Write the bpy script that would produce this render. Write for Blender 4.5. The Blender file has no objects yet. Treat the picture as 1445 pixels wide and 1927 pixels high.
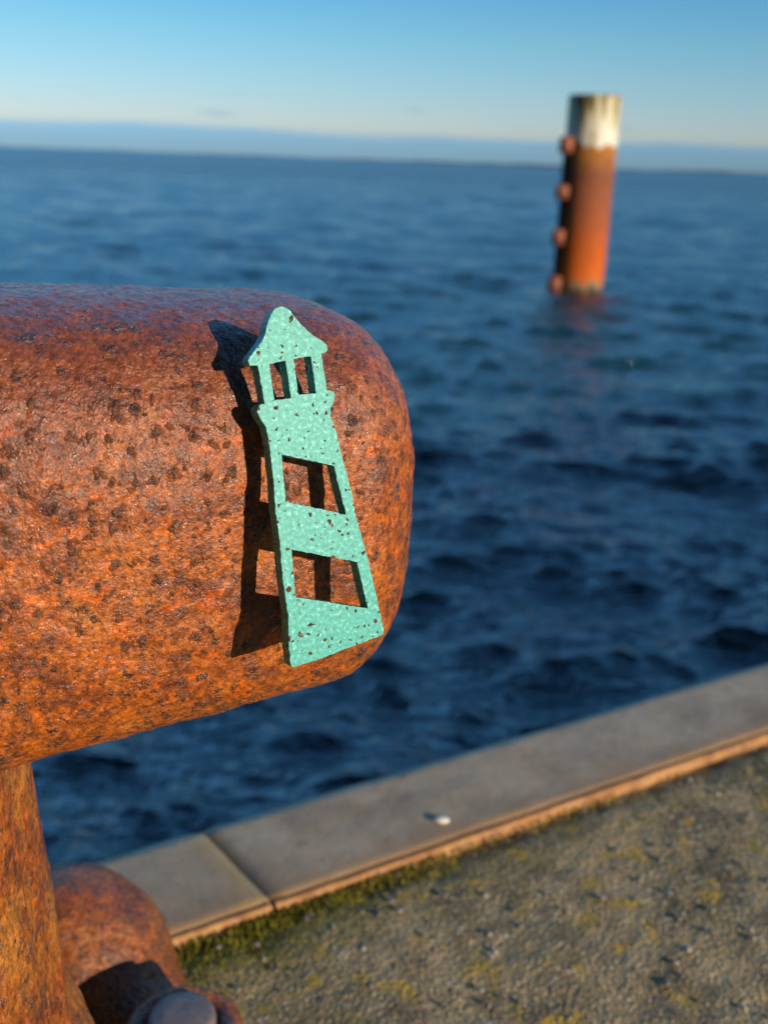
import bpy, bmesh, math, random
import numpy as np
from mathutils import Matrix, Vector
random.seed(7)
sc = bpy.context.scene
R = math.radians
# ------------------------------------------------------------------ camera
H_CAM = 0.38
PITCH, ROLL, FPX, PW, PH = R(18.7), R(2.1), 1950.0, 1445.0, 1927.0
cam_d = bpy.data.cameras.new("camera")
cam = bpy.data.objects.new("camera", cam_d)
sc.collection.objects.link(cam)
cam_mat = Matrix.Rotation(math.pi/2 - PITCH, 3, 'X') @ Matrix.Rotation(ROLL, 3, 'Z')
cam.matrix_world = Matrix.Translation((0, 0, H_CAM)) @ cam_mat.to_4x4()
cam_d.sensor_fit = 'VERTICAL'
cam_d.sensor_height = 36.0
cam_d.lens = FPX / PH * 36.0
cam_d.clip_start = 0.01
cam_d.clip_end = 20000
cam_d.dof.use_dof = True
cam_d.dof.focus_distance = 0.268
cam_d.dof.aperture_fstop = 14.0
cam_d.dof.aperture_blades = 0
sc.camera = cam
# ------------------------------------------------------------------ light
SUN_AZ, SUN_EL = 50.0, 14.0          # azimuth to the right of straight behind the camera
sun_dir = Vector((math.sin(R(SUN_AZ))*math.cos(R(SUN_EL)), -math.cos(R(SUN_AZ))*math.cos(R(SUN_EL)), math.sin(R(SUN_EL))))
sd = bpy.data.lights.new("sun", 'SUN')
sd.energy = 4.8
sd.angle = R(0.5)
sd.color = (1.0, 0.87, 0.70)
sun = bpy.data.objects.new("sun", sd)
sun.rotation_euler = sun_dir.to_track_quat('Z', 'Y').to_euler()
sc.collection.objects.link(sun)
world = bpy.data.worlds.new("World")
sc.world = world
world.use_nodes = True
SKY_STRENGTH = 0.08

def N(nt, typ, ins=None, **props):
    n = nt.nodes.new(typ)
    for k, v in props.items():
        setattr(n, k, v)
    if ins:
        for k, v in ins.items():
            s = n.inputs[k]
            if isinstance(v, bpy.types.NodeSocket):
                nt.links.new(v, s)
            else:
                s.default_value = v
    return n

def ramp(nt, fac, stops, interp='LINEAR'):
    n = nt.nodes.new('ShaderNodeValToRGB')
    cr = n.color_ramp
    cr.interpolation = interp
    while len(cr.elements) < len(stops):
        cr.elements.new(0.5)
    for e, (p, c) in zip(cr.elements, stops):
        e.position = p
        if not hasattr(c, '__len__'):
            c = (c, c, c)
        e.color = (c[0], c[1], c[2], 1)
    nt.links.new(fac, n.inputs[0])
    return n.outputs[0]

def mixc(nt, fac, a, b, mode='MIX'):
    n = nt.nodes.new('ShaderNodeMix')
    n.data_type = 'RGBA'
    n.blend_type = mode
    for idx, v in ((0, fac), (6, a), (7, b)):
        s = n.inputs[idx]
        if isinstance(v, bpy.types.NodeSocket):
            nt.links.new(v, s)
        elif idx == 0:
            s.default_value = v
        else:
            s.default_value = (v[0], v[1], v[2], 1)
    return n.outputs[2]

def mth(nt, op, a, b=None, c=None, clamp=False):
    n = nt.nodes.new('ShaderNodeMath')
    n.operation = op
    n.use_clamp = clamp
    for i, v in enumerate((a, b, c)):
        if v is None:
            continue
        if isinstance(v, bpy.types.NodeSocket):
            nt.links.new(v, n.inputs[i])
        else:
            n.inputs[i].default_value = v
    return n.outputs[0]

def noise(nt, vec, scale, detail=6, rough=0.6, dist=0.0):
    return N(nt, 'ShaderNodeTexNoise', {'Vector': vec, 'Scale': scale, 'Detail': detail, 'Roughness': rough, 'Distortion': dist}).outputs['Fac']

wt = world.node_tree
wt.nodes.clear()
wo = wt.nodes.new('ShaderNodeOutputWorld')
bg = wt.nodes.new('ShaderNodeBackground')
bg.inputs['Strength'].default_value = SKY_STRENGTH
sky = wt.nodes.new('ShaderNodeTexSky')
sky.sky_type = 'NISHITA'
sky.sun_disc = False
sky.sun_elevation = R(SUN_EL)
sky.sun_rotation = R(180 - SUN_AZ)
sky.air_density = 1.0
sky.dust_density = 0.3
sky.ozone_density = 2.0
tc = wt.nodes.new('ShaderNodeTexCoord')
sep = N(wt, 'ShaderNodeSeparateXYZ', {0: tc.outputs['Generated']})
zz = sep.outputs['Z']
# low haze bank along the horizon and clear pale air just above it
tint = ramp(wt, zz, [(0.0, (1.1, 1.25, 1.85)), (0.035, (1.1, 1.30, 1.9)), (0.10, (.80, 1.32, 1.69)), (0.16, (.50, 1.20, 1.74)), (0.33, (1.9, 3.8, 4.9)), (0.7, (1.7, 3.3, 4.3)), (1.0, (.45, .82, 1.10))])
col = mixc(wt, 1.0, sky.outputs[0], tint, 'MULTIPLY')
mp = N(wt, 'ShaderNodeMapping', {'Vector': tc.outputs['Generated'], 'Scale': (1, 1, 5)})
cn = noise(wt, mp.outputs[0], 5.0, 4, 0.6)
edge = mth(wt, 'ADD', zz, mth(wt, 'MULTIPLY', mth(wt, 'SUBTRACT', cn, 0.5), 0.012))
bank = ramp(wt, edge, [(0.0, 1), (0.019, 1), (0.027, 0)], 'EASE')
bankc = mixc(wt, 1.0, col, (.46, .77, 1.15), 'MULTIPLY')
col = mixc(wt, bank, col, bankc)
puff = ramp(wt, noise(wt, mp.outputs[0], 16.0, 3, 0.5), [(0.60, 0), (0.75, 1)])
pz = ramp(wt, zz, [(0.025, 0), (0.035, 1), (0.05, 1), (0.065, 0)])
col = mixc(wt, mth(wt, 'MULTIPLY', mth(wt, 'MULTIPLY', puff, pz), 0.55), col, mixc(wt, 1.0, col, (.65, .72, .85), 'MULTIPLY'))
# unseen half of the sky inland of the quay, dimmed to deepen shadows
land = ramp(wt, mth(wt, 'MULTIPLY_ADD', sep.outputs['Y'], .5, .5), [(.42, (.05, .05, .055)), (.68, (1, 1, 1))], 'EASE')
col = mixc(wt, 1.0, col, land, 'MULTIPLY')
wt.links.new(col, bg.inputs['Color'])
wt.links.new(bg.outputs[0], wo.inputs['Surface'])
sc.view_settings.view_transform = 'Standard'
sc.view_settings.look = 'None'
sc.view_settings.gamma = 1
sc.view_settings.exposure = 0.0
sc.render.engine = 'CYCLES'
sc.cycles.use_denoising = True
sc.cycles.max_bounces = 6
sc.cycles.sample_clamp_direct = 8
sc.cycles.sample_clamp_indirect = 4

# ------------------------------------------------------------------ helpers
C = sc.collection
def tag(o, label=None, cat=None, group=None, kind=None):
    if label: o['label'] = label
    if cat: o['category'] = cat
    if group: o['group'] = group
    if kind: o['kind'] = kind
    return o

def link(name, me, mat=None, parent=None, smooth=True):
    o = bpy.data.objects.new(name, me)
    C.objects.link(o)
    if mat: me.materials.append(mat)
    if parent: o.parent = parent
    if smooth:
        me.polygons.foreach_set('use_smooth', np.ones(len(me.polygons), bool))
    return o

def np_mesh(name, V, F):
    V = np.asarray(V, np.float32); F = np.asarray(F, np.int32)
    me = bpy.data.meshes.new(name)
    me.vertices.add(len(V)); me.vertices.foreach_set('co', V.ravel())
    k = F.shape[1]
    me.loops.add(F.size); me.loops.foreach_set('vertex_index', F.ravel())
    me.polygons.add(len(F))
    me.polygons.foreach_set('loop_start', np.arange(0, F.size, k, dtype=np.int32))
    me.polygons.foreach_set('loop_total', np.full(len(F), k, np.int32))
    me.update(calc_edges=True); me.validate()
    return me

def grid_faces(nu, nv, wrap=False):
    i = np.arange(nu - 1)[:, None]; j = np.arange(nv if wrap else nv - 1)[None, :]
    j2 = (j + 1) % nv
    a = i*nv + j; b = i*nv + j2; c = (i+1)*nv + j2; d = (i+1)*nv + j
    return np.stack([a, b, c, d], -1).reshape(-1, 4)

def empty(name, loc=(0, 0, 0)):
    o = bpy.data.objects.new(name, None)
    C.objects.link(o); o.location = loc
    o.empty_display_size = 0.05
    return o

_rng = np.random.default_rng(11)
_tab = _rng.random((32, 32, 32)).astype(np.float32)
def vnoise(P, s):
    """smooth value noise in [-1,1], P (...,3)"""
    p = np.asarray(P)*s + 57.3
    i = np.floor(p).astype(int); f = p - i; f = f*f*(3-2*f); i %= 32; k = (i+1) % 32
    x0, y0, z0 = i[..., 0], i[..., 1], i[..., 2]; x1, y1, z1 = k[..., 0], k[..., 1], k[..., 2]
    fx, fy, fz = f[..., 0], f[..., 1], f[..., 2]
    def L(a, b, t): return a + (b-a)*t
    r = L(L(L(_tab[x0, y0, z0], _tab[x1, y0, z0], fx), L(_tab[x0, y1, z0], _tab[x1, y1, z0], fx), fy),
          L(L(_tab[x0, y0, z1], _tab[x1, y0, z1], fx), L(_tab[x0, y1, z1], _tab[x1, y1, z1], fx), fy), fz)
    return r*2 - 1

def displaced(V, Nrm, scale=1.0):
    d = 0.00055*vnoise(V, 70) + 0.00032*vnoise(V, 160) + 0.00020*vnoise(V, 380) + 0.00012*vnoise(V, 800)
    return V + Nrm*(d*scale)[..., None]

# ------------------------------------------------------------------ materials
def new_mat(name):
    m = bpy.data.materials.new(name); m.use_nodes = True
    nt = m.node_tree; nt.nodes.clear()
    out = nt.nodes.new('ShaderNodeOutputMaterial')
    b = nt.nodes.new('ShaderNodeBsdfPrincipled')
    nt.links.new(b.outputs[0], out.inputs['Surface'])
    co = nt.nodes.new('ShaderNodeTexCoord').outputs['Object']
    return m, nt, b, co

def rust_material(name, zs=1.0, bright=1.0, pits=1.0, yellow=0.0, fine=1.0, low=None, rough_scale=1.0):
    m, nt, b, co = new_mat(name)
    warp = N(nt, 'ShaderNodeTexNoise', {'Vector': co, 'Scale': 600.0, 'Detail': 5}).outputs['Color']
    wv = N(nt, 'ShaderNodeVectorMath', {0: warp, 1: (.5, .5, .5)}, operation='SUBTRACT').outputs[0]
    wv = N(nt, 'ShaderNodeVectorMath', {0: wv, 'Scale': 0.0050}, operation='SCALE').outputs[0]
    cw = N(nt, 'ShaderNodeVectorMath', {0: co, 1: wv}, operation='ADD').outputs[0]
    st = N(nt, 'ShaderNodeMapping', {'Vector': co, 'Scale': (1, 1, zs)}).outputs[0]
    n1 = noise(nt, st, 55, 8, .68, .3)
    n2 = noise(nt, st, 190, 6, .7)
    n3 = noise(nt, st, 620, 5, .75)
    k = bright
    base = ramp(nt, n1, [(.30, (.075*k, .024*k, .014*k)), (.42, (.21*k, .050*k, .011*k)), (.55, (.38*k, .098*k, .014*k)), (.70, (.50*k, .17*k, .028*k))])
    base = mixc(nt, ramp(nt, n2, [(.46, 0), (.62, .65)]), base, (.54*k, .130*k, .008*k))
    base = mixc(nt, ramp(nt, noise(nt, st, 120, 6, .7), [(.50, 0), (.62, .8)]), base, (.10*k, .036*k, .022*k))
    vivid = ramp(nt, noise(nt, st, 150, 4, .65, .6), [(.58, 0), (.64, .85)])
    base = mixc(nt, vivid, base, (.56*k, .105*k, .004*k))
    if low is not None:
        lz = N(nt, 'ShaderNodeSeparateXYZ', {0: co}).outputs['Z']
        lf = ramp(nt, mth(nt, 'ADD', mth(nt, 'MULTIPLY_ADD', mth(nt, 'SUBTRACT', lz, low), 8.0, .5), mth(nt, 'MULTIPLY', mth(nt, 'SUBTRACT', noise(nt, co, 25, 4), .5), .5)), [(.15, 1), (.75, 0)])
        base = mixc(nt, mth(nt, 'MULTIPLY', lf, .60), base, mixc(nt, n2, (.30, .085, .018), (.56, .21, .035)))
    if yellow:
        base = mixc(nt, ramp(nt, noise(nt, st, 40, 5, .6), [(.48, 0), (.62, yellow)]), base, (.62*k, .27*k, .04*k))
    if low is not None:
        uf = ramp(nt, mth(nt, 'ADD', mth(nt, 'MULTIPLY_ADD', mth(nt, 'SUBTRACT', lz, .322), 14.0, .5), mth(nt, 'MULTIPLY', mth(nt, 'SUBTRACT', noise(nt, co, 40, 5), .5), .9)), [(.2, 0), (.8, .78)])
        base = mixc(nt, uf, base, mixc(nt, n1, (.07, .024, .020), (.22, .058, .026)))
    grain = ramp(nt, n3, [(.34, .35), (.5, 1.0), (.66, 1.75)])
    base = mixc(nt, .9, base, grain, 'MULTIPLY')
    # corrosion pits, with pale glints painted into their colour
    v = N(nt, 'ShaderNodeTexVoronoi', {'Vector': cw, 'Scale': 240.0, 'Randomness': .9}, feature='F1')
    rnd = N(nt, 'ShaderNodeSeparateXYZ', {0: v.outputs['Color']}).outputs[0]
    radius = mth(nt, 'MULTIPLY_ADD', rnd, .36, .12)
    pit = mth(nt, 'SUBTRACT', 1.0, mth(nt, 'DIVIDE', v.outputs['Distance'], radius), clamp=True)
    sel = ramp(nt, mth(nt, 'ADD', rnd, mth(nt, 'MULTIPLY', noise(nt, co, 28, 2), .5)), [(.40, 0), (.58, 1)])
    pit = mth(nt, 'MULTIPLY', pit, sel)
    pitm = ramp(nt, pit, [(.03, 0), (.65, .92*pits)])
    halo = ramp(nt, pit, [(0, 0), (.01, .55), (.16, .0)])
    base = mixc(nt, halo, base, (.50*k, .20*k, .10*k))
    base = mixc(nt, pitm, base, ramp(nt, n3, [(.36, (.028, .013, .010)), (.52, (.085, .045, .034)), (.60, (.20, .13, .10)), (.66, (.42, .31, .25))]))
    v2 = N(nt, 'ShaderNodeTexVoronoi', {'Vector': cw, 'Scale': 420.0}, feature='F1')
    r2 = N(nt, 'ShaderNodeSeparateXYZ', {0: v2.outputs['Color']}).outputs[0]
    sp = mth(nt, 'MULTIPLY', ramp(nt, v2.outputs['Distance'], [(.14, 1), (.36, 0)]), ramp(nt, r2, [(.50, 0), (.55, 1)]))
    base = mixc(nt, mth(nt, 'MULTIPLY', sp, .85*pits), base, (.075, .030, .018))
    nt.links.new(base, b.inputs['Base Color'])
    # height
    h = mth(nt, 'MULTIPLY', noise(nt, co, 260, 3, .65), 1.0)
    h = mth(nt, 'ADD', h, mth(nt, 'MULTIPLY', noise(nt, co, 1000, 3, .65), .50*fine))
    h = mth(nt, 'ADD', h, mth(nt, 'MULTIPLY', noise(nt, co, 2400, 2, .6), .05*fine))
    rim = ramp(nt, pit, [(.0, .5), (.3, .62), (.6, .35), (1, 0.15)])
    h = mth(nt, 'ADD', h, mth(nt, 'MULTIPLY', rim, .95*pits))
    h = mth(nt, 'ADD', h, mth(nt, 'MULTIPLY', mth(nt, 'MULTIPLY', pitm, noise(nt, co, 620, 3, .7)), 1.9))
    h = mth(nt, 'ADD', h, mth(nt, 'MULTIPLY', noise(nt, co, 60*rough_scale + 20*(1-rough_scale), 4, .6), .9/rough_scale**1.6))
    bp = N(nt, 'ShaderNodeBump', {'Height': h, 'Strength': 1.0, 'Distance': .00088})
    nt.links.new(bp.outputs[0], b.inputs['Normal'])
    rg = ramp(nt, noise(nt, co, 420, 4, .7), [(.32, .50), (.5, .36), (.62, .17)])
    rg = mixc(nt, pitm, rg, (.16, .16, .16))
    nt.links.new(rg, b.inputs['Roughness'])
    b.inputs['IOR'].default_value = 1.52
    return m

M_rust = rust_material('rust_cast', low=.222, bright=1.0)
M_rust_stem = rust_material('rust_stem', zs=.6, yellow=.45, pits=.8, bright=.80)
M_rust_base = rust_material('rust_base', bright=.72, pits=.8, yellow=.15, rough_scale=.35)

def simple(name, stops, scale, bump=.0005, rough=(.5, .7), bscale=None, spec=.5):
    m, nt, b, co = new_mat(name)
    nt.links.new(ramp(nt, noise(nt, co, scale, 7, .65), stops), b.inputs['Base Color'])
    nt.links.new(ramp(nt, noise(nt, co, scale*2.3, 4), [(.35, rough[0]), (.65, rough[1])]), b.inputs['Roughness'])
    bp = N(nt, 'ShaderNodeBump', {'Height': noise(nt, co, bscale or scale*4, 5, .7), 'Strength': .8, 'Distance': bump})
    nt.links.new(bp.outputs[0], b.inputs['Normal'])
    b.inputs['Specular IOR Level'].default_value = spec
    return m

M_boltgrey = simple('worn_bolt_steel', [(.3, (.10, .075, .07)), (.55, (.17, .14, .13)), (.75, (.28, .16, .10))], 140, .0003, (.42, .6))
M_lip = simple('rusted_lip', [(.3, (.18, .065, .018)), (.5, (.40, .17, .040)), (.7, (.52, .27, .08))], 60, .0006, (.5, .7))

# mint paint
def paint_material():
    m, nt, b, co = new_mat('mint_hammered_paint')
    n = noise(nt, co, 950, 3, .6)
    base = ramp(nt, n, [(.36, (.035, .33, .27)), (.5, (.060, .43, .365)), (.61, (.11, .56, .48)), (.70, (.42, .82, .75))])
    base = mixc(nt, ramp(nt, noise(nt, co, 130, 3), [(.4, 0), (.7, .35)]), base, (.07, .46, .40))
    warp = N(nt, 'ShaderNodeTexNoise', {'Vector': co, 'Scale': 900.0, 'Detail': 3}).outputs['Color']
    wv = N(nt, 'ShaderNodeVectorMath', {0: warp, 1: (.5, .5, .5)}, operation='SUBTRACT').outputs[0]
    wv = N(nt, 'ShaderNodeVectorMath', {0: wv, 'Scale': .0016}, operation='SCALE').outputs[0]
    cw = N(nt, 'ShaderNodeVectorMath', {0: co, 1: wv}, operation='ADD').outputs[0]
    v = N(nt, 'ShaderNodeTexVoronoi', {'Vector': cw, 'Scale': 330.0}, feature='F1')
    r = N(nt, 'ShaderNodeSeparateXYZ', {0: v.outputs['Color']}).outputs[1]
    rad = ramp(nt, r, [(.12, 0), (1.0, .25)])
    sp = mth(nt, 'LESS_THAN', v.outputs['Distance'], rad)
    v2 = N(nt, 'ShaderNodeTexVoronoi', {'Vector': cw, 'Scale': 700.0}, feature='F1')
    r2 = N(nt, 'ShaderNodeSeparateXYZ', {0: v2.outputs['Color']}).outputs[1]
    sp2 = mth(nt, 'LESS_THAN', v2.outputs['Distance'], ramp(nt, r2, [(.30, 0), (1.0, .34)]))
    spk = mth(nt, 'MAXIMUM', sp, sp2)
    rc = ramp(nt, noise(nt, co, 700, 3), [(.35, (.035, .018, .012)), (.60, (.13, .055, .030)), (.75, (.30, .22, .13))])
    base = mixc(nt, mth(nt, 'MULTIPLY', spk, 1.0), base, rc)
    nt.links.new(base, b.inputs['Base Color'])
    h = mth(nt, 'ADD', mth(nt, 'MULTIPLY', n, .8), mth(nt, 'MULTIPLY', noise(nt, co, 350, 2), .6))
    h = mth(nt, 'SUBTRACT', h, mth(nt, 'MULTIPLY', spk, .5))
    bp = N(nt, 'ShaderNodeBump', {'Height': h, 'Strength': .4, 'Distance': .00013})
    nt.links.new(bp.outputs[0], b.inputs['Normal'])
    nt.links.new(mth(nt, 'MULTIPLY_ADD', spk, .35, .45), b.inputs['Roughness'])
    b.inputs['Specular IOR Level'].default_value = .3
    return m
M_mint = paint_material()

# ------------------------------------------------------------------ SETTING: water
def build_water():
    zw = -2.0
    nth = 760
    th = np.linspace(R(-48), R(48), nth)
    rr = np.concatenate([2.2*np.exp(np.linspace(0, math.log(160/2.2), 760)), np.geomspace(168, 9000, 60)])
    TH, RR = np.meshgrid(th, rr)
    X = RR*np.sin(TH); Y = RR*np.cos(TH)
    dr = np.gradient(rr)[:, None]
    Z = np.zeros_like(X); DX = np.zeros_like(X); DY = np.zeros_like(X)
    rg = np.random.default_rng(5)
    nw = 120
    lam = np.exp(np.linspace(math.log(.10), math.log(5.5), nw))
    wind = R(-98)
    for i, l in enumerate(lam):
        k = 2*math.pi/l
        a = wind + rg.normal()*R(30)
        dx, dy = math.cos(a), math.sin(a)
        slope = .075 if l < .25 else (.090 if l < .65 else (.040 if l < 2.2 else .020))
        A = slope/k
        f = np.clip((l/(dr*1.0) - 2.2)/2.5, 0, 1)
        ph = k*(X*dx + Y*dy) + rg.uniform(0, 6.28)
        # patchy groups so no long regular crests
        g = .65 + .5*np.sin(k*.13*(X*math.cos(a+1.3) + Y*math.sin(a+1.3)) + rg.uniform(0, 6.28))
        AA = A*f*g
        Z += AA*np.cos(ph); s = AA*np.sin(ph)*.85
        DX -= dx*s; DY -= dy*s
    V = np.stack([X+DX, Y+DY, Z+zw], -1).reshape(-1, 3)
    m, nt, b, co = new_mat('sea_water')
    geo = nt.nodes.new('ShaderNodeNewGeometry').outputs['Position']
    n1 = noise(nt, N(nt, 'ShaderNodeMapping', {'Vector': geo, 'Scale': (.7, 1.5, 1)}).outputs[0], 6.5, 4, .6, .4)
    n2 = noise(nt, N(nt, 'ShaderNodeMapping', {'Vector': geo, 'Scale': (.5, 1.3, 1), 'Rotation': (0, 0, .15)}).outputs[0], .9, 5, .62, .3)
    n3 = noise(nt, N(nt, 'ShaderNodeMapping', {'Vector': geo, 'Scale': (.4, 1.2, 1)}).outputs[0], .28, 5, .7)
    dist = N(nt, 'ShaderNodeVectorMath', {0: geo}, operation='LENGTH').outputs['Value']
    farf = ramp(nt, mth(nt, 'DIVIDE', dist, 400.0), [(.04, 0), (.4, 1)])
    h = mth(nt, 'ADD', mth(nt, 'MULTIPLY', n1, .085), mth(nt, 'MULTIPLY', n2, .12))
    h = mth(nt, 'ADD', h, mth(nt, 'MULTIPLY', mth(nt, 'MULTIPLY', n3, farf), 3.2))
    bp = N(nt, 'ShaderNodeBump', {'Height': h, 'Strength': .85, 'Distance': 1.0})
    nt.links.new(bp.outputs[0], b.inputs['Normal'])
    bc = ramp(nt, noise(nt, geo, .05, 3), [(.3, (.005, .038, .052)), (.7, (.008, .048, .064))])
    nt.links.new(bc, b.inputs['Base Color'])
    cd = N(nt, 'ShaderNodeVectorMath', {0: geo}, operation='LENGTH').outputs['Value']
    nt.links.new(ramp(nt, mth(nt, 'DIVIDE', cd, 400.0), [(.02, (.10,)*3), (.12, (.17,)*3), (.5, (.30,)*3)]), b.inputs['Roughness'])
    b.inputs['IOR'].default_value = 1.95
    o = link('water', np_mesh('water', V, grid_faces(len(rr), nth)[:, ::-1]), m)
    tag(o, kind='structure')
    return o
build_water()

# far low coast
def build_coast():
    n = 240
    th = np.linspace(R(-42), R(46), n)
    V = []
    P = np.stack([np.sin(th)*40, np.cos(th)*40, np.zeros(n)], -1)
    hh = 9 + 6*vnoise(P, .5) + 4*vnoise(P, 2.0)
    hh *= .55 + .6/(1+np.exp(-(th - R(-6))*16))
    for d, k in ((7000, 0), (7200, 1), (7800, .9), (8300, 0)):
        for i in range(n):
            V.append((math.sin(th[i])*d, math.cos(th[i])*d, -2.5 + hh[i]*k))
    m = simple('far_coast_land', [(.35, (.05, .07, .06)), (.65, (.11, .12, .08))], .01, .5, (.9, 1.0), spec=.1)
    o = link('hills', np_mesh('hills', V, grid_faces(4, n)[:, ::-1]), m)
    tag(o, kind='structure')
build_coast()

# ------------------------------------------------------------------ SETTING: ground
Q0 = np.array([-.1034, .4328]); QU = np.array([.8590, .5120]); QV = np.array([-.5120, .8590])
GZ = -.0038
def qpt(u, v, z=0.0):
    p = Q0 + QU*u + QV*v
    return (p[0], p[1], z)

def ground_mat():
    m, nt, b, co = new_mat('weathered_exposed_aggregate_concrete')
    v = N(nt, 'ShaderNodeTexVoronoi', {'Vector': co, 'Scale': 330.0}, feature='F1')
    v2 = N(nt, 'ShaderNodeTexVoronoi', {'Vector': co, 'Scale': 700.0}, feature='F1')
    stone = mixc(nt, .75, ramp(nt, N(nt, 'ShaderNodeSeparateXYZ', {0: v.outputs['Color']}).outputs[0], [(0, (.085, .070, .055)), (.6, (.17, .145, .115)), (.9, (.28, .245, .20)), (1, (.44, .41, .36))]), (.5, .5, .5), 'MULTIPLY')
    stone = ramp(nt, N(nt, 'ShaderNodeSeparateXYZ', {0: v.outputs['Color']}).outputs[0], [(0, (.16, .12, .065)), (.6, (.36, .275, .155)), (.9, (.52, .42, .26)), (1, (.74, .64, .46))])
    mort = ramp(nt, noise(nt, co, 60, 7, .7), [(.35, (.15, .11, .05)), (.65, (.35, .26, .12))])
    base = mixc(nt, ramp(nt, v.outputs['Distance'], [(.35, .9), (.6, 0)]), mort, stone)
    base = mixc(nt, ramp(nt, noise(nt, co, 12, 4, .6), [(.40, .0), (.60, .7)]), base, (.54, .385, .20))
    base = mixc(nt, ramp(nt, noise(nt, co, 26, 5, .65), [(.50, .0), (.64, .65)]), base, (.10, .078, .045))
    # lichen and moss
    lich = ramp(nt, noise(nt, co, 42, 5, .65), [(.55, 0), (.63, .85)])
    base = mixc(nt, lich, base, ramp(nt, noise(nt, co, 17, 2), [(.4, (.36, .26, .08)), (.6, (.60, .36, .04))]))
    vv = N(nt, 'ShaderNodeTexVoronoi', {'Vector': co, 'Scale': 34.0}, feature='F1')
    dot = mth(nt, 'MULTIPLY', ramp(nt, mth(nt, 'ADD', vv.outputs['Distance'], mth(nt, 'MULTIPLY', noise(nt, co, 160, 4), .16)), [(.16, 1), (.24, 0)]),
              ramp(nt, N(nt, 'ShaderNodeSeparateXYZ', {0: vv.outputs['Color']}).outputs[0], [(.52, 0), (.58, 1)]))
    base = mixc(nt, mth(nt, 'MULTIPLY', dot, .85), base, (.72, .40, .03))
    sepx = N(nt, 'ShaderNodeSeparateXYZ', {0: co})
    # distance from the kerb, object x=u, y=v
    mossd = mth(nt, 'ADD', sepx.outputs['Y'], mth(nt, 'MULTIPLY', noise(nt, co, 30, 4), .05))
    mossm = ramp(nt, mth(nt, 'ADD', mth(nt, 'MULTIPLY', mossd, 10), 1.0), [(.72, 0), (1.05, .9)])
    mossu = ramp(nt, mth(nt, 'MULTIPLY_ADD', sepx.outputs['X'], 2.0, .5), [(.55, 1), (.95, .22)])
    mossf = mth(nt, 'MULTIPLY', mossm, mossu)
    base = mixc(nt, mossf, base, ramp(nt, noise(nt, co, 200, 4), [(.35, (.06, .06, .008)), (.65, (.24, .21, .03))]))
    leftu = ramp(nt, mth(nt, 'MULTIPLY_ADD', sepx.outputs['X'], 2.0, .5), [(.35, 1), (.72, 0)])
    base = mixc(nt, mth(nt, 'MULTIPLY', leftu, ramp(nt, noise(nt, co, 45, 5), [(.42, 0), (.60, .75)])), base, (.12, .115, .03))
    # unseen ground further inland, darkened to cut bounce light into the shadows
    base = mixc(nt, ramp(nt, mth(nt, 'ADD', sepx.outputs['Y'], 1.0), [(.20, 1), (.25, 0)]), base, (.03, .028, .026))
    nt.links.new(base, b.inputs['Base Color'])
    h = mth(nt, 'MULTIPLY', ramp(nt, v.outputs['Distance'], [(0, 1), (.6, 0)]), 1.0)
    h = mth(nt, 'ADD', h, mth(nt, 'MULTIPLY', ramp(nt, v2.outputs['Distance'], [(0, 1), (.6, 0)]), .5))
    h = mth(nt, 'ADD', h, mth(nt, 'MULTIPLY', noise(nt, co, 90, 6, .7), 1.6))
    bp = N(nt, 'ShaderNodeBump', {'Height': h, 'Strength': 1.0, 'Distance': .0014})
    nt.links.new(bp.outputs[0], b.inputs['Normal'])
    nt.links.new(ramp(nt, noise(nt, co, 80, 3), [(.35, .6), (.65, .9)]), b.inputs['Roughness'])
    b.inputs['Specular IOR Level'].default_value = .25
    return m

def frame_obj(o, z=0.0):
    """object axes: x along the quay edge, y towards the water"""
    o.matrix_world = Matrix(((QU[0], QV[0], 0, Q0[0]), (QU[1], QV[1], 0, Q0[1]), (0, 0, 1, z), (0, 0, 0, 1)))
    return o

def build_ground():
    us = np.unique(np.concatenate([np.linspace(-.75, 1.0, 820), -.75 - np.geomspace(.02, 60, 26), 1.0 + np.geomspace(.02, 60, 26)]))
    vs = np.unique(np.concatenate([np.linspace(-.62, -.0005, 330), -.62 - np.geomspace(.02, 60, 26)]))
    U, Vv = np.meshgrid(us, vs, indexing='ij')
    P = np.stack([U, Vv, 0*U], -1)
    Z = .0011*vnoise(P, 22) + .0005*vnoise(P, 70) + .0005*vnoise(P, 150) 
    Z = np.where((U < -.8) | (U > 1.05) | (Vv < -.66), 0, Z)
    Z -= .0035*np.exp(-((Vv+.004)/.012)**2)
    V = np.stack([U, Vv, Z], -1).reshape(-1, 3)
    F = grid_faces(len(us), len(vs))
    me = np_mesh('ground', V, F)
    o = link('ground', me, ground_mat())
    if me.polygons[0].normal.z < 0: me.flip_normals()
    frame_obj(o, GZ)
    tag(o, kind='structure')
build_ground()

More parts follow.
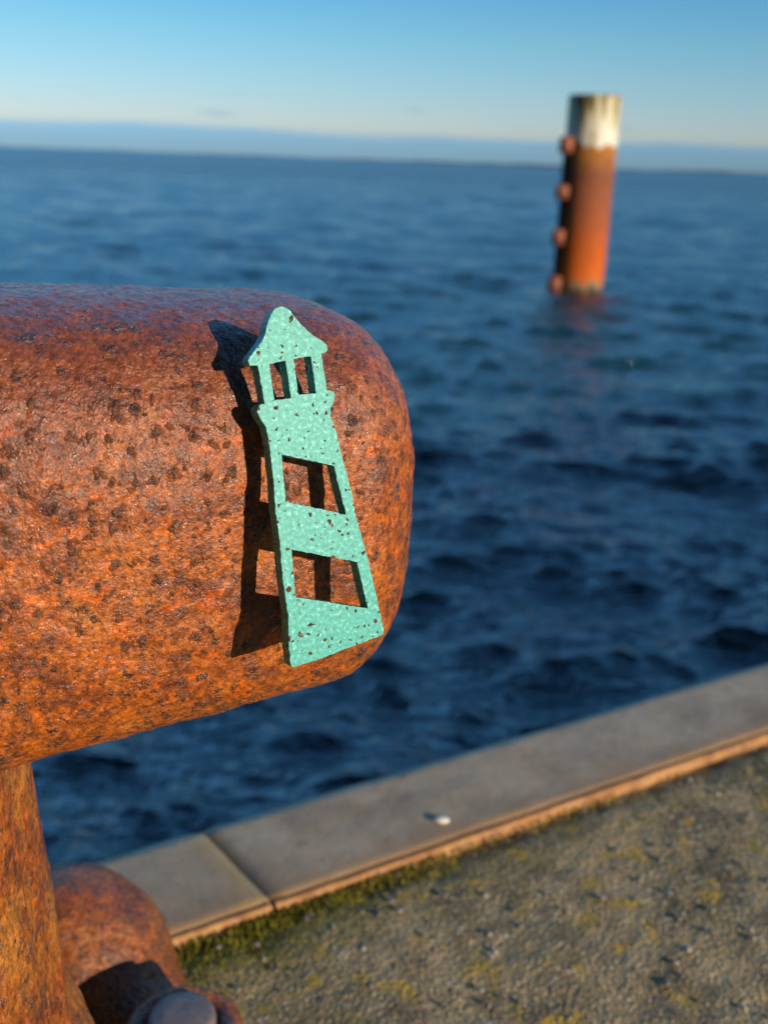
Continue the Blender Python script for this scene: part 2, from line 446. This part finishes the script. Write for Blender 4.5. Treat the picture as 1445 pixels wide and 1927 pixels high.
# quay edge: worn steel coping sections with a rusty lip, and the wall below
M_cope = None
def cope_mat():
    m, nt, b, co = new_mat('worn_grey_coping')
    n = noise(nt, co, 14, 8, .65)
    base = ramp(nt, n, [(.3, (.25, .18, .105)), (.5, (.42, .31, .195)), (.68, (.54, .42, .28))])
    base = mixc(nt, ramp(nt, noise(nt, co, 90, 5, .7), [(.55, 0), (.75, .5)]), base, (.09, .07, .055))
    sx = N(nt, 'ShaderNodeSeparateXYZ', {0: co})
    # rusty and mossy stain creeping in from the land-side rim and from the joint at x=.055
    rim = ramp(nt, mth(nt, 'ADD', sx.outputs['Y'], mth(nt, 'MULTIPLY', noise(nt, co, 35, 4), .022)), [(.008, .85), (.030, 0)])
    base = mixc(nt, rim, base, (.34, .19, .08))
    jx = mth(nt, 'ABSOLUTE', mth(nt, 'SUBTRACT', sx.outputs['X'], .050))
    lft = mth(nt, 'LESS_THAN', sx.outputs['X'], .058)
    jm = ramp(nt, mth(nt, 'ADD', jx, mth(nt, 'MULTIPLY', noise(nt, co, 60, 4), .03)), [(.014, .9), (.030, 0)])
    base = mixc(nt, mth(nt, 'MULTIPLY', mth(nt, 'MULTIPLY', jm, lft), .7), base, (.46, .28, .09))
    lm = ramp(nt, mth(nt, 'MULTIPLY_ADD', sx.outputs['X'], 1, .5), [(.50, .45), (.56, 0)])
    base = mixc(nt, mth(nt, 'MULTIPLY', mth(nt, 'MULTIPLY', lm, .5), ramp(nt, noise(nt, co, 25, 5), [(.4, 0), (.6, 1)])), base, (.22, .18, .10))
    nt.links.new(base, b.inputs['Base Color'])
    h = mth(nt, 'ADD', noise(nt, co, 120, 6, .7), mth(nt, 'MULTIPLY', noise(nt, co, 600, 3), .4))
    bp = N(nt, 'ShaderNodeBump', {'Height': h, 'Strength': .7, 'Distance': .0008})
    nt.links.new(bp.outputs[0], b.inputs['Normal'])
    nt.links.new(ramp(nt, noise(nt, co, 50, 4), [(.35, .42), (.65, .6)]), b.inputs['Roughness'])
    b.inputs['Specular IOR Level'].default_value = .25
    return m
M_cope = cope_mat()
M_pale = simple('chipped_white', [(.4, (.62, .58, .50)), (.6, (.80, .77, .70))], 300, .0004)

def cope(u0, u1, label, skew0=0.0, skew1=0.0):
    r = .021; w = .0885
    prof = [(0.0, -.03), (0.0, -.0012), (.0012, 0.0)]
    prof += [(x, 0.0) for x in np.linspace(.006, w-r, 26)]
    prof += [(w-r + r*math.sin(t), -r + r*math.cos(t)) for t in np.linspace(.1, math.pi/2, 14)]
    prof += [(w, -.16)]
    n = int(max(40, min(500, (u1-u0)*160)))
    V = []
    for i in range(n):
        t = i/(n-1)
        for (v, z) in prof:
            a = u0 + skew0*(v/w); b_ = u1 + skew1*(v/w)
            e = 0.0
            dd = min(abs(t*(b_-a)), abs((1-t)*(b_-a)))
            if dd < .002: e = -.0012*(1 - dd/.002)
            V.append((a + (b_-a)*t, v, z + (e if z > -.02 else 0)))
    V = np.array(V)
    V[:, 2] += np.where(V[:, 2] > -.03, .0007*vnoise(V, 25) + .0003*vnoise(V, 90), 0)
    k = len(prof)
    me = np_mesh('coping', V, grid_faces(n, k)[:, ::-1])
    bm = bmesh.new(); bm.from_mesh(me); bm.verts.ensure_lookup_table()
    for s in (0, n-1):
        vs_ = [bm.verts[s*k + j] for j in range(k)]
        bm.faces.new(vs_ if s == 0 else vs_[::-1])
    bmesh.ops.recalc_face_normals(bm, faces=bm.faces[:])
    bm.to_mesh(me); bm.free()
    o = link('quay_coping', me, M_cope, smooth=True)
    frame_obj(o)
    tag(o, label, 'coping', 'coping sections along the quay edge')
    # lip
    V = []; F = []
    nn = int((u1-u0)*220)
    uu = np.linspace(u0+.0006, u1-.0006, nn)
    pr = [(-.0042, -.02), (-.0046, -.0016), (-.0034, -.0006), (-.0012, -.0004), (-.0005, -.0010)]
    for u in uu:
        for (v, z) in pr: V.append((u, v, z))
    V = np.array(V)
    d = vnoise(V*[1, .3, .3], 45)*.0012 + vnoise(V*[1, .3, .3], 160)*.0007
    V[:, 2] += np.where(V[:, 2] > 0, d, 0); V[:, 1] += np.where(V[:, 1] < -.001, np.minimum(d*.5, .0008), 0)
    lip = link('rusty_lip', np_mesh('rusty_lip', V, grid_faces(nn, len(pr))[:, ::-1]), M_lip, o)
    return o
cope(-2.2, .0578, 'grey coping section left of the joint, beside the rusty bollard foot', skew1=-.012)
cope(.0588, 5.0, 'long grey coping section right of the joint, with a white shell fragment on it', skew0=-.012)

def build_wall():
    bm = bmesh.new()
    for (u, v, z) in [(-12, -.0, -.035), (12, 0, -.035), (12, .075, -.035), (-12, .075, -.035), (-12, 0, -5), (12, 0, -5), (12, .075, -5), (-12, .075, -5)]:
        bm.verts.new((u, v, z))
    bm.verts.ensure_lookup_table()
    for f in ((0, 1, 2, 3), (4, 7, 6, 5), (0, 4, 5, 1), (2, 6, 7, 3), (1, 5, 6, 2), (0, 3, 7, 4)):
        bm.faces.new([bm.verts[i] for i in f])
    me = bpy.data.meshes.new('quay_wall'); bm.to_mesh(me); bm.free()
    o = link('quay_wall', me, simple('quay_wall_steel', [(.3, (.06, .04, .03)), (.6, (.14, .09, .06))], 6, .004), smooth=False)
    frame_obj(o)
    tag(o, 'dark quay wall dropping to the water under the grey coping', 'wall')
build_wall()

# white chip lying on the coping
def blob(name, rad, mat, loc, sq=(1, 1, .5), parent=None, seed=0):
    bm = bmesh.new()
    bmesh.ops.create_icosphere(bm, subdivisions=3, radius=rad)
    for v in bm.verts:
        n = float(vnoise(np.array(v.co)+seed, 1.3/rad))
        v.co *= 1 + .22*n
        v.co.x *= sq[0]; v.co.y *= sq[1]; v.co.z *= sq[2]
    me = bpy.data.meshes.new(name); bm.to_mesh(me); bm.free()
    o = link(name, me, mat, parent); o.location = loc
    return o
tag(blob('shell_fragment', .0036, M_pale, qpt(.178, .016, .0016), (1.3, .8, .5), seed=3), 'small white shell fragment lying on the long grey coping', 'shell')

# loose grit and moss
def build_grit():
    rg = np.random.default_rng(3)
    bm = bmesh.new(); bmesh.ops.create_icosphere(bm, subdivisions=1, radius=1.0)
    bv = np.array([v.co[:] for v in bm.verts]); bf = np.array([[v.index for v in f.verts] for f in bm.faces]); bm.free()
    n = 5000
    u = rg.uniform(-.35, .75, n); v = -.006 - .5*rg.random(n)
    s = .0006 + .0016*rg.random(n)**3.5
    Vs = []; Fs = []
    for i in range(n):
        q = bv*(s[i]*rg.uniform(.7, 1.3, 3)) * (1 + .15*rg.normal(size=(len(bv), 1)))
        a = rg.uniform(0, 6.28); c_, s_ = math.cos(a), math.sin(a)
        q = np.stack([q[:, 0]*c_ - q[:, 1]*s_, q[:, 0]*s_ + q[:, 1]*c_, q[:, 2]*.4], -1)
        Vs.append(q + [u[i], v[i], s[i]*.0]); Fs.append(bf + i*len(bv))
    m, nt, b, co = new_mat('grit_stones')
    v_ = N(nt, 'ShaderNodeTexVoronoi', {'Vector': co, 'Scale': 120.0}, feature='F1')
    nt.links.new(ramp(nt, N(nt, 'ShaderNodeSeparateXYZ', {0: v_.outputs['Color']}).outputs[0], [(0, (.13, .10, .07)), (.6, (.28, .225, .165)), (.85, (.38, .32, .25)), (1, (.50, .45, .36))]), b.inputs['Base Color'])
    b.inputs['Roughness'].default_value = .42
    o = link('gravel', np_mesh('gravel', np.concatenate(Vs), np.concatenate(Fs)), m)
    frame_obj(o, GZ + .0008)
    tag(o, 'fine pale and brown grit bedded in the quay concrete', 'gravel', kind='stuff')
    # moss: tiny upright blades
    n = 9000
    u = .02 + (-.42 + .95*rg.random(n)**1.3)*.9; u = rg.uniform(-.25, .30, n)
    keep = rg.random(n) < np.clip(1.15 - (u+.05)/.22, .06, 1)
    u = u[keep]; n = len(u)
    v = -.0055 - np.abs(rg.normal(size=n))*(.006 + .012*np.clip(.12-u, 0, .2)/.1)
    hh = rg.uniform(.0012, .0032, n); w = .0006
    a = rg.uniform(0, 3.14, n)
    dx = np.cos(a)*w; dy = np.sin(a)*w
    lx = rg.normal(size=n)*.001; ly = rg.normal(size=n)*.001
    z0 = np.full(n, -.0015)
    V = np.stack([np.stack([u-dx, v-dy, z0], -1), np.stack([u+dx, v+dy, z0], -1), np.stack([u+lx, v+ly, hh], -1)], 1).reshape(-1, 3)
    F = np.arange(3*n).reshape(-1, 3)
    mm = simple('moss', [(.35, (.08, .085, .008)), (.65, (.30, .26, .03))], 90, .0001, (.7, .9), spec=.2)
    o = link('moss', np_mesh('moss', V, F), mm, smooth=False)
    frame_obj(o, GZ)
    tag(o, 'green moss growing along the foot of the rusty lip', 'moss', kind='stuff')
build_grit()

# ------------------------------------------------------------------ BOLLARD
PSI = R(28)
HA = np.array([math.cos(PSI), math.sin(PSI), 0]); HN = np.array([math.sin(PSI), -math.cos(PSI), 0]); HZ = np.array([0, 0, 1.])
HC = np.array([-.00232, .33, .28822])
S_STEM = -.172
SC_ = HC + HA*S_STEM
bollard = empty('mooring_bollard', (SC_[0], SC_[1], GZ))
tag(bollard, 'rusty T-shaped mooring bollard with pitted arm carrying the mint lighthouse', 'bollard')
ORG = np.array([SC_[0], SC_[1], GZ])

def head_point(s, th):
    s = np.asarray(s, float); th = np.asarray(th, float)
    q = np.where(s < S_STEM, 2*S_STEM - s, s)
    Le, ne = .03526, 2.237
    t = np.clip(1 + q/Le, 0, 1)
    e = (1 - t**ne)**(1/ne)
    c = np.cos(th); sn = np.sin(th)
    ex = np.where(sn > 0, 2/2.9, 2/3.7)
    c = np.sign(c)*np.abs(c)**ex; sn = np.sign(sn)*np.abs(sn)**ex
    rt = .05099 + .04981*(-q); rb = .06137 + .04587*(-q)
    rh = .5*(rt + rb)*.95
    Z = np.where(sn > 0, rt, rb)*sn*e
    Hh = rh*c*e
    return HC + s[..., None]*HA + Hh[..., None]*HN + Z[..., None]*HZ

def build_head():
    # dense near the end the photograph shows
    k = np.linspace(0, 1, 90)
    cap = -.03526*(1 - np.sin(k*math.pi/2))     # from -Le to 0
    s1 = np.concatenate([2*S_STEM - cap[::-1], np.linspace(2*S_STEM + .03526, S_STEM - .03, 90)[1:], np.linspace(S_STEM - .03, -.03526, 520)[1:-1], cap])
    th = np.linspace(0, 2*math.pi, 620, endpoint=False)
    S, T = np.meshgrid(s1, th, indexing='ij')
    P = head_point(S, T)
    du = np.gradient(P, axis=0); dv = np.roll(P, -1, 1) - np.roll(P, 1, 1)
    n = np.cross(du, dv); ln = np.linalg.norm(n, axis=-1, keepdims=True)
    n = n/np.maximum(ln, 1e-12)
    out = P - (HC + S[..., None]*HA)
    sg = np.sign((n*out).sum(-1, keepdims=True)); sg[sg == 0] = 1
    n = n*sg
    n[0] = -HA; n[-1] = HA
    P = displaced(P, n)
    V = (P - ORG).reshape(-1, 3)
    me = np_mesh('arm', V, grid_faces(len(s1), len(th), True))
    bm = bmesh.new(); bm.from_mesh(me)
    bmesh.ops.remove_doubles(bm, verts=bm.verts[:], dist=1e-6)
    bmesh.ops.recalc_face_normals(bm, faces=bm.faces[:])
    bm.to_mesh(me); bm.free()
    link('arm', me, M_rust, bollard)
build_head()

def build_stem():
    zs = np.linspace(.272, .0, 420)
    prof_z = [0, .03, .06, .09, .11, .122, .133, .16, .19, .21, .272]
    prof_r = [.098, .090, .080, .071, .066, .0605, .0594, .058, .056, .0555, .055]
    rr = np.interp(zs, prof_z, prof_r)
    th = np.linspace(0, 2*math.pi, 420, endpoint=False)
    Zg, T = np.meshgrid(zs, th, indexing='ij')
    Rg = rr[:, None] + 0*T
    P = np.stack([Rg*np.cos(T), Rg*np.sin(T), Zg], -1)
    n = np.stack([np.cos(T), np.sin(T), 0*T], -1)
    d = .0010*vnoise(P*[1, 1, .3], 60) + .0006*vnoise(P*[1, 1, .3], 150) + .0003*vnoise(P*[1, 1, .5], 420)
    P = P + n*d[..., None]
    P[..., 2] += -GZ*0 
    o = link('stem', np_mesh('stem', P.reshape(-1, 3), grid_faces(420, 420, True)[:, ::-1]), M_rust_stem, bollard)
build_stem()

def build_base():
    def loc(x, y, z): return Vector((x - ORG[0], y - ORG[1], z - ORG[2]))
    bm = bmesh.new()
    def cyl(c, r0, r1, h, seg=48):
        g = bmesh.ops.create_cone(bm, cap_ends=True, cap_tris=False, segments=seg, radius1=r0, radius2=r1, depth=h)
        bmesh.ops.translate(bm, verts=g['verts'], vec=c + Vector((0, 0, h/2)))
    def sph(c, r, sc_=(1, 1, 1)):
        g = bmesh.ops.create_icosphere(bm, subdivisions=3, radius=r)
        bmesh.ops.scale(bm, verts=g['verts'], vec=sc_)
        bmesh.ops.translate(bm, verts=g['verts'], vec=c)
    cyl(Vector((0, 0, -.012)), .150, .140, .030, 72)
    cyl(Vector((0, 0, .0)), .104, .074, .07, 64)
    # big rounded lug behind the stem and the ridge that runs down to the bolt boss
    lugs = [((-.156, .395, .008), .048), ((-.142, .398, .022), .039), ((-.134, .395, .014), .042), ((-.122, .385, .002), .037), ((-.108, .373, -.006), .033), ((-.091, .360, -.008), .030), ((-.076, .348, -.008), .028)]
    for i in range(len(lugs)-1):
        (a, ra), (b_, rb) = lugs[i], lugs[i+1]
        for t in np.linspace(0, 1, 5):
            p = [a[j]+(b_[j]-a[j])*t for j in range(3)]
            sph(loc(*p), ra + (rb-ra)*t)
    me = bpy.data.meshes.new('base_tmp'); bm.to_mesh(me); bm.free()
    # bosses, one per bolt
    o = link('base', me, M_rust_base, bollard)
    r = o.modifiers.new('r', 'REMESH'); r.mode = 'VOXEL'; r.voxel_size = .0028; r.use_smooth_shade = True
    s = o.modifiers.new('s', 'SMOOTH'); s.iterations = 9; s.factor = .6
    bpy.context.view_layer.update()
    me2 = bpy.data.meshes.new_from_object(o.evaluated_get(bpy.context.evaluated_depsgraph_get()))
    o.modifiers.clear(); o.data = me2
    if not me2.materials: me2.materials.append(M_rust_base)
    # cast boss and bolt
    def boss(x, y, z):
        b = bmesh.new()
        prof = [(.0255, -.03), (.0250, .0), (.0240, .006), (.0215, .0085), (.0165, .0088), (.0158, .0060)]
        seg = 56; ring = []
        for (rr, zz_) in prof:
            ring.append([b.verts.new((rr*math.cos(2*math.pi*i/seg), rr*math.sin(2*math.pi*i/seg), zz_)) for i in range(seg)])
        for a_, c_ in zip(ring, ring[1:]):
            for i in range(seg): b.faces.new((a_[i], a_[(i+1) % seg], c_[(i+1) % seg], c_[i]))
        b.faces.new(ring[-1])
        for v in b.verts:
            n = float(vnoise(np.array(v.co) + x, 90)); v.co.x *= 1 + .04*n; v.co.y *= 1 + .04*n
        m1 = bpy.data.meshes.new('boss'); b.to_mesh(m1); b.free()
        o1 = link('boss', m1, M_rust_base, o); o1.location = loc(x, y, z)
        b = bmesh.new()
        prof = [(.0135, .0055), (.0137, .0115), (.0130, .0138), (.0112, .0148), (.006, .0151), (.0008, .0152)]
        ring = []
        for (rr, zz_) in prof:
            ring.append([b.verts.new((rr*math.cos(2*math.pi*i/seg), rr*math.sin(2*math.pi*i/seg), zz_)) for i in range(seg)])
        for a_, c_ in zip(ring, ring[1:]):
            for i in range(seg): b.faces.new((a_[i], a_[(i+1) % seg], c_[(i+1) % seg], c_[i]))
        b.faces.new(ring[-1])
        m2 = bpy.data.meshes.new('bolt'); b.to_mesh(m2); b.free()
        o2 = link('bolt', m2, M_boltgrey, o); o2.location = loc(x, y, z)
        o2['label'] = 'grey domed anchor bolt head in the rusty foot'
    boss(-.0745, .3330, .034)
build_base()

# ------------------------------------------------------------------ LIGHTHOUSE plate
def cam_ray(x, y):
    return cam_mat @ Vector(((x - PW/2)/FPX, (PH/2 - y)/FPX, -1.0))

OUT = [(529.8,577),(537.4,579),(546.6,585),(561.8,605.7),(578.6,621.7),(592.3,633),(609,643),(615,649.8),(615.9,658.2),(612,664.3),(604.7,665),(608.2,692.5),(613.6,718.3),(614.8,734.3),(622.7,735),(628.8,738.1),(630,745.8),(625.8,759.5),(622,767),(622,777.7),(622.5,782),(632.5,811),(640.8,848.3),(646.2,868.9),(661.5,926.7),(671.2,978.5),(687.9,1033.8),(707.3,1116.8),(722.3,1184),(721.6,1194.3),(676.8,1211),(593.8,1242.8),(551.5,1255.6),(548.0,1253.5),(543.9,1222),(542.6,1158.3),(531.5,1083.6),(526,1011.6),(519,964.6),(514.9,903.7),(509.3,851),(506,832),(501.6,805),(490.9,789.7),(483.3,776),(484.8,766.9),(491,761.7),(498.6,759.5),(494,735),(489.5,710.7),(485,688),(476.5,688.7),(471,687.5),(467,679),(470.5,671.9),(479.6,659),(491.8,644.5),(497.9,634.6),(500.9,619.4),(505.5,604.2),(513.1,587.4),(520.7,579.8)]
HOLES = [[(507,684.9),(537.4,678.8),(548.1,749.6),(516.9,753.4),(511.6,721.4)],
         [(553.4,675.7),(584.6,669.9),(595.3,740.4),(561.8,743.5)],
         [(530.1,855.2),(628.4,876.5),(651.4,968.7),(537.6,943.8)],
         [(548.7,1033.8),(671.8,1057.3),(692,1145.3),(556.4,1123.7)]]

def build_lighthouse():
    nrm = Vector((math.sin(R(30))*math.cos(R(14)), -math.cos(R(30))*math.cos(R(14)), math.sin(R(14)))).normalized()
    P0 = Vector((-.036, .2605, .2950))       # point of the front face, proud of the arm
    # find the front of the arm on the ray through the middle of the plate
    ray = cam_ray(590, 930); o0 = Vector((0, 0, H_CAM))
    S, T = np.meshgrid(np.linspace(-.12, -.001, 240), np.linspace(-1.2, 1.2, 200), indexing='ij')
    pts = head_point(S, T)
    q = pts - np.array(o0)
    rn = np.array(ray.normalized()); al = q @ rn
    dist = np.linalg.norm(q - al[..., None]*rn, axis=-1)
    i = np.unravel_index(np.argmin(dist), dist.shape)
    hit = Vector(pts[i])
    P0 = hit + nrm*.0108
    print('plate hit', hit, 'dist', (hit-o0).length)
    th = .0043
    org = P0
    zax = nrm; xax = Vector((0, 0, 1)).cross(zax).normalized(); yax = zax.cross(xax)
    def on_plane(x, y):
        d = cam_ray(x, y); t = (P0 - o0).dot(nrm)/d.dot(nrm)
        p = o0 + d*t - org
        return (p.dot(xax), p.dot(yax))
    rg = random.Random(4)
    def loop(pts_):
        p2 = [on_plane(*p) for p in pts_]
        outp = []
        for a, b in zip(p2, p2[1:] + p2[:1]):
            L = math.hypot(b[0]-a[0], b[1]-a[1]); n = max(1, int(L/.0007))
            for k in range(n):
                t = k/n; j = 0.00006
                outp.append((a[0]+(b[0]-a[0])*t + rg.gauss(0, j), a[1]+(b[1]-a[1])*t + rg.gauss(0, j)))
        return outp
    bm = bmesh.new()
    edges = []
    for lp in [OUT] + HOLES:
        pts_ = loop(lp)
        vs = [bm.verts.new((x, y, 0)) for x, y in pts_]
        edges += [bm.edges.new((a, b)) for a, b in zip(vs, vs[1:] + vs[:1])]
    g = bmesh.ops.triangle_fill(bm, edges=edges, use_beauty=True, use_dissolve=False)
    faces = [f for f in bm.faces]
    for f in faces:
        f.normal_update()
        if f.normal.z < 0: f.normal_flip()
    ext = bmesh.ops.extrude_face_region(bm, geom=faces)
    ev = [e for e in ext['geom'] if isinstance(e, bmesh.types.BMVert)]
    bmesh.ops.translate(bm, verts=ev, vec=(0, 0, -th))
    bmesh.ops.recalc_face_normals(bm, faces=bm.faces[:])
    sharp = [e for e in bm.edges if len(e.link_faces) == 2 and e.calc_face_angle() > 1.2 and abs(e.verts[0].co.z - e.verts[1].co.z) < 1e-6]
    bmesh.ops.bevel(bm, geom=sharp, offset=.00028, segments=2, affect='EDGES', clamp_overlap=True)
    me = bpy.data.meshes.new('lighthouse_plate'); bm.to_mesh(me); bm.free()
    root = empty('lighthouse_figure', org)
    root.matrix_world = Matrix(((xax.x, yax.x, zax.x, org.x), (xax.y, yax.y, zax.y, org.y), (xax.z, yax.z, zax.z, org.z), (0, 0, 0, 1)))
    tag(root, 'flat mint green metal lighthouse cut-out with rust specks, stuck on the rusty arm', 'ornament')
    pl = link('plate', me, M_mint, root, smooth=False)
    # round magnets on the back that carry it
    mg = simple('magnet_dark', [(.4, (.03, .03, .03)), (.6, (.06, .05, .05))], 300, .0001)
    for (px_, py_) in ((585, 990), (560, 815)):
        x, y = on_plane(px_, py_)
        b = bmesh.new()
        bmesh.ops.create_cone(b, cap_ends=True, segments=40, radius1=.0042, radius2=.0042, depth=.004)
        bmesh.ops.translate(b, verts=b.verts[:], vec=(x, y, -th - .0019))
        m_ = bpy.data.meshes.new('magnet'); b.to_mesh(m_); b.free()
        link('magnet', m_, mg, root, smooth=False)
build_lighthouse()

# ------------------------------------------------------------------ mooring pile in the sea
def build_pile():
    cx, cy, zt, zb, rad = 3.825, 21.83, 1.73, -2.0, .505
    root = empty('mooring_pile', (cx, cy, zb))
    tag(root, 'rusty round steel mooring pile with white painted top standing in the sea', 'pile')
    zc = zt - .93
    def mat_shaft():
        m, nt, b, co = new_mat('rusty_pile_steel')
        z = N(nt, 'ShaderNodeSeparateXYZ', {0: co}).outputs['Z']
        zj = mth(nt, 'ADD', mth(nt, 'DIVIDE', z, 3.8), mth(nt, 'MULTIPLY', mth(nt, 'SUBTRACT', noise(nt, N(nt, 'ShaderNodeMapping', {'Vector': co, 'Scale': (3, 3, .5)}).outputs[0], 2.5, 5, .6), .5), .16))
        c = ramp(nt, zj, [(.0, (.03, .028, .02)), (.03, (.25, .19, .12)), (.075, (.62, .13, .012)), (.2, (.55, .11, .012)), (.38, (.36, .10, .035)), (.60, (.26, .09, .045)), (.68, (.42, .16, .035)), (.76, (.46, .19, .035))])
        g = ramp(nt, noise(nt, co, 14, 6, .7), [(.35, .6), (.65, 1.3)])
        nt.links.new(mixc(nt, .8, c, g, 'MULTIPLY'), b.inputs['Base Color'])
        bp = N(nt, 'ShaderNodeBump', {'Height': noise(nt, co, 30, 5, .7), 'Strength': .7, 'Distance': .02})
        nt.links.new(bp.outputs[0], b.inputs['Normal'])
        b.inputs['Roughness'].default_value = .7
        b.inputs['Specular IOR Level'].default_value = .2
        return m
    def mat_white():
        m, nt, b, co = new_mat('weathered_white_paint')
        st = N(nt, 'ShaderNodeMapping', {'Vector': co, 'Scale': (3, 3, .5)}).outputs[0]
        n = noise(nt, st, 2.6, 6, .65)
        z = N(nt, 'ShaderNodeSeparateXYZ', {0: co}).outputs['Z']
        f = mth(nt, 'ADD', n, mth(nt, 'MULTIPLY', mth(nt, 'SUBTRACT', z, 3.22), .26))
        c = ramp(nt, f, [(.42, (.80, .76, .66)), (.52, (.66, .58, .34)), (.60, (.34, .26, .09)), (.7, (.14, .10, .04))])
        nt.links.new(c, b.inputs['Base Color'])
        b.inputs['Roughness'].default_value = .55
        return m
    MS, MW = mat_shaft(), mat_white()
    def tube(name, r, z0, z1, mat, n=120, m=60, cap=True, rag=0.0):
        th = np.linspace(0, 2*math.pi, n, endpoint=False)
        V = []
        for k in range(m):
            t = k/(m-1)
            for a in th:
                jag = rag*float(np.sin(a*5)+np.sin(a*11+1)+.6*np.sin(a*23))
                z = z0 + (z1-z0)*t + jag*(1-t)
                V.append((r*math.cos(a), r*math.sin(a), z))
        V = np.array(V); V[:, :2] *= (1 + .006*vnoise(V, 2.0))[:, None]
        F = grid_faces(m, n, True)
        me = np_mesh(name, V, F)
        bm = bmesh.new(); bm.from_mesh(me); bm.verts.ensure_lookup_table()
        if cap: bm.faces.new([bm.verts[(m-1)*n + i] for i in range(n)])
        bmesh.ops.recalc_face_normals(bm, faces=bm.faces[:])
        bm.to_mesh(me); bm.free()
        return link(name, me, mat, root)
    tube('shaft', rad, -1.5, zc - zb + .1, MS)
    tube('white_top', rad + .006, zc - zb, zt - zb, MW, m=12, rag=.03)
    # lugs welded to the front-left side; dark strip stands in for the pile's shade
    mat_br = simple('rusty_lug', [(.3, (.14, .045, .025)), (.6, (.36, .11, .05))], 10, .01)
    mdark = simple('dark_shade_strip', [(.3, (.012, .012, .012)), (.7, (.03, .026, .024))], 6, .01, (.6, .8))
    for zc_ in (.12, 1.05, 1.92, 2.80):
        b = bmesh.new()
        bmesh.ops.create_cube(b, size=1)
        bmesh.ops.scale(b, verts=b.verts[:], vec=(.25, .15 + .03*math.sin(zc_*5), .30 + .04*math.sin(zc_*9)))
        bmesh.ops.bevel(b, geom=b.edges[:], offset=.01, segments=2, affect='EDGES')
        bmesh.ops.translate(b, verts=b.verts[:], vec=(-.53, -.28 + .03*math.sin(zc_*7), zc_))
        me = bpy.data.meshes.new('lug'); b.to_mesh(me); b.free()
        link('lug', me, mat_br, root)
    b = bmesh.new()
    bmesh.ops.create_cube(b, size=1)
    bmesh.ops.scale(b, verts=b.verts[:], vec=(.12, .16, 2.9))
    bmesh.ops.bevel(b, geom=b.edges[:], offset=.02, segments=2, affect='EDGES')
    bmesh.ops.translate(b, verts=b.verts[:], vec=(-.485, -.13, 1.40))
    me = bpy.data.meshes.new('shade_strip'); b.to_mesh(me); b.free()
    link('shade_strip', me, mdark, root)
build_pile()
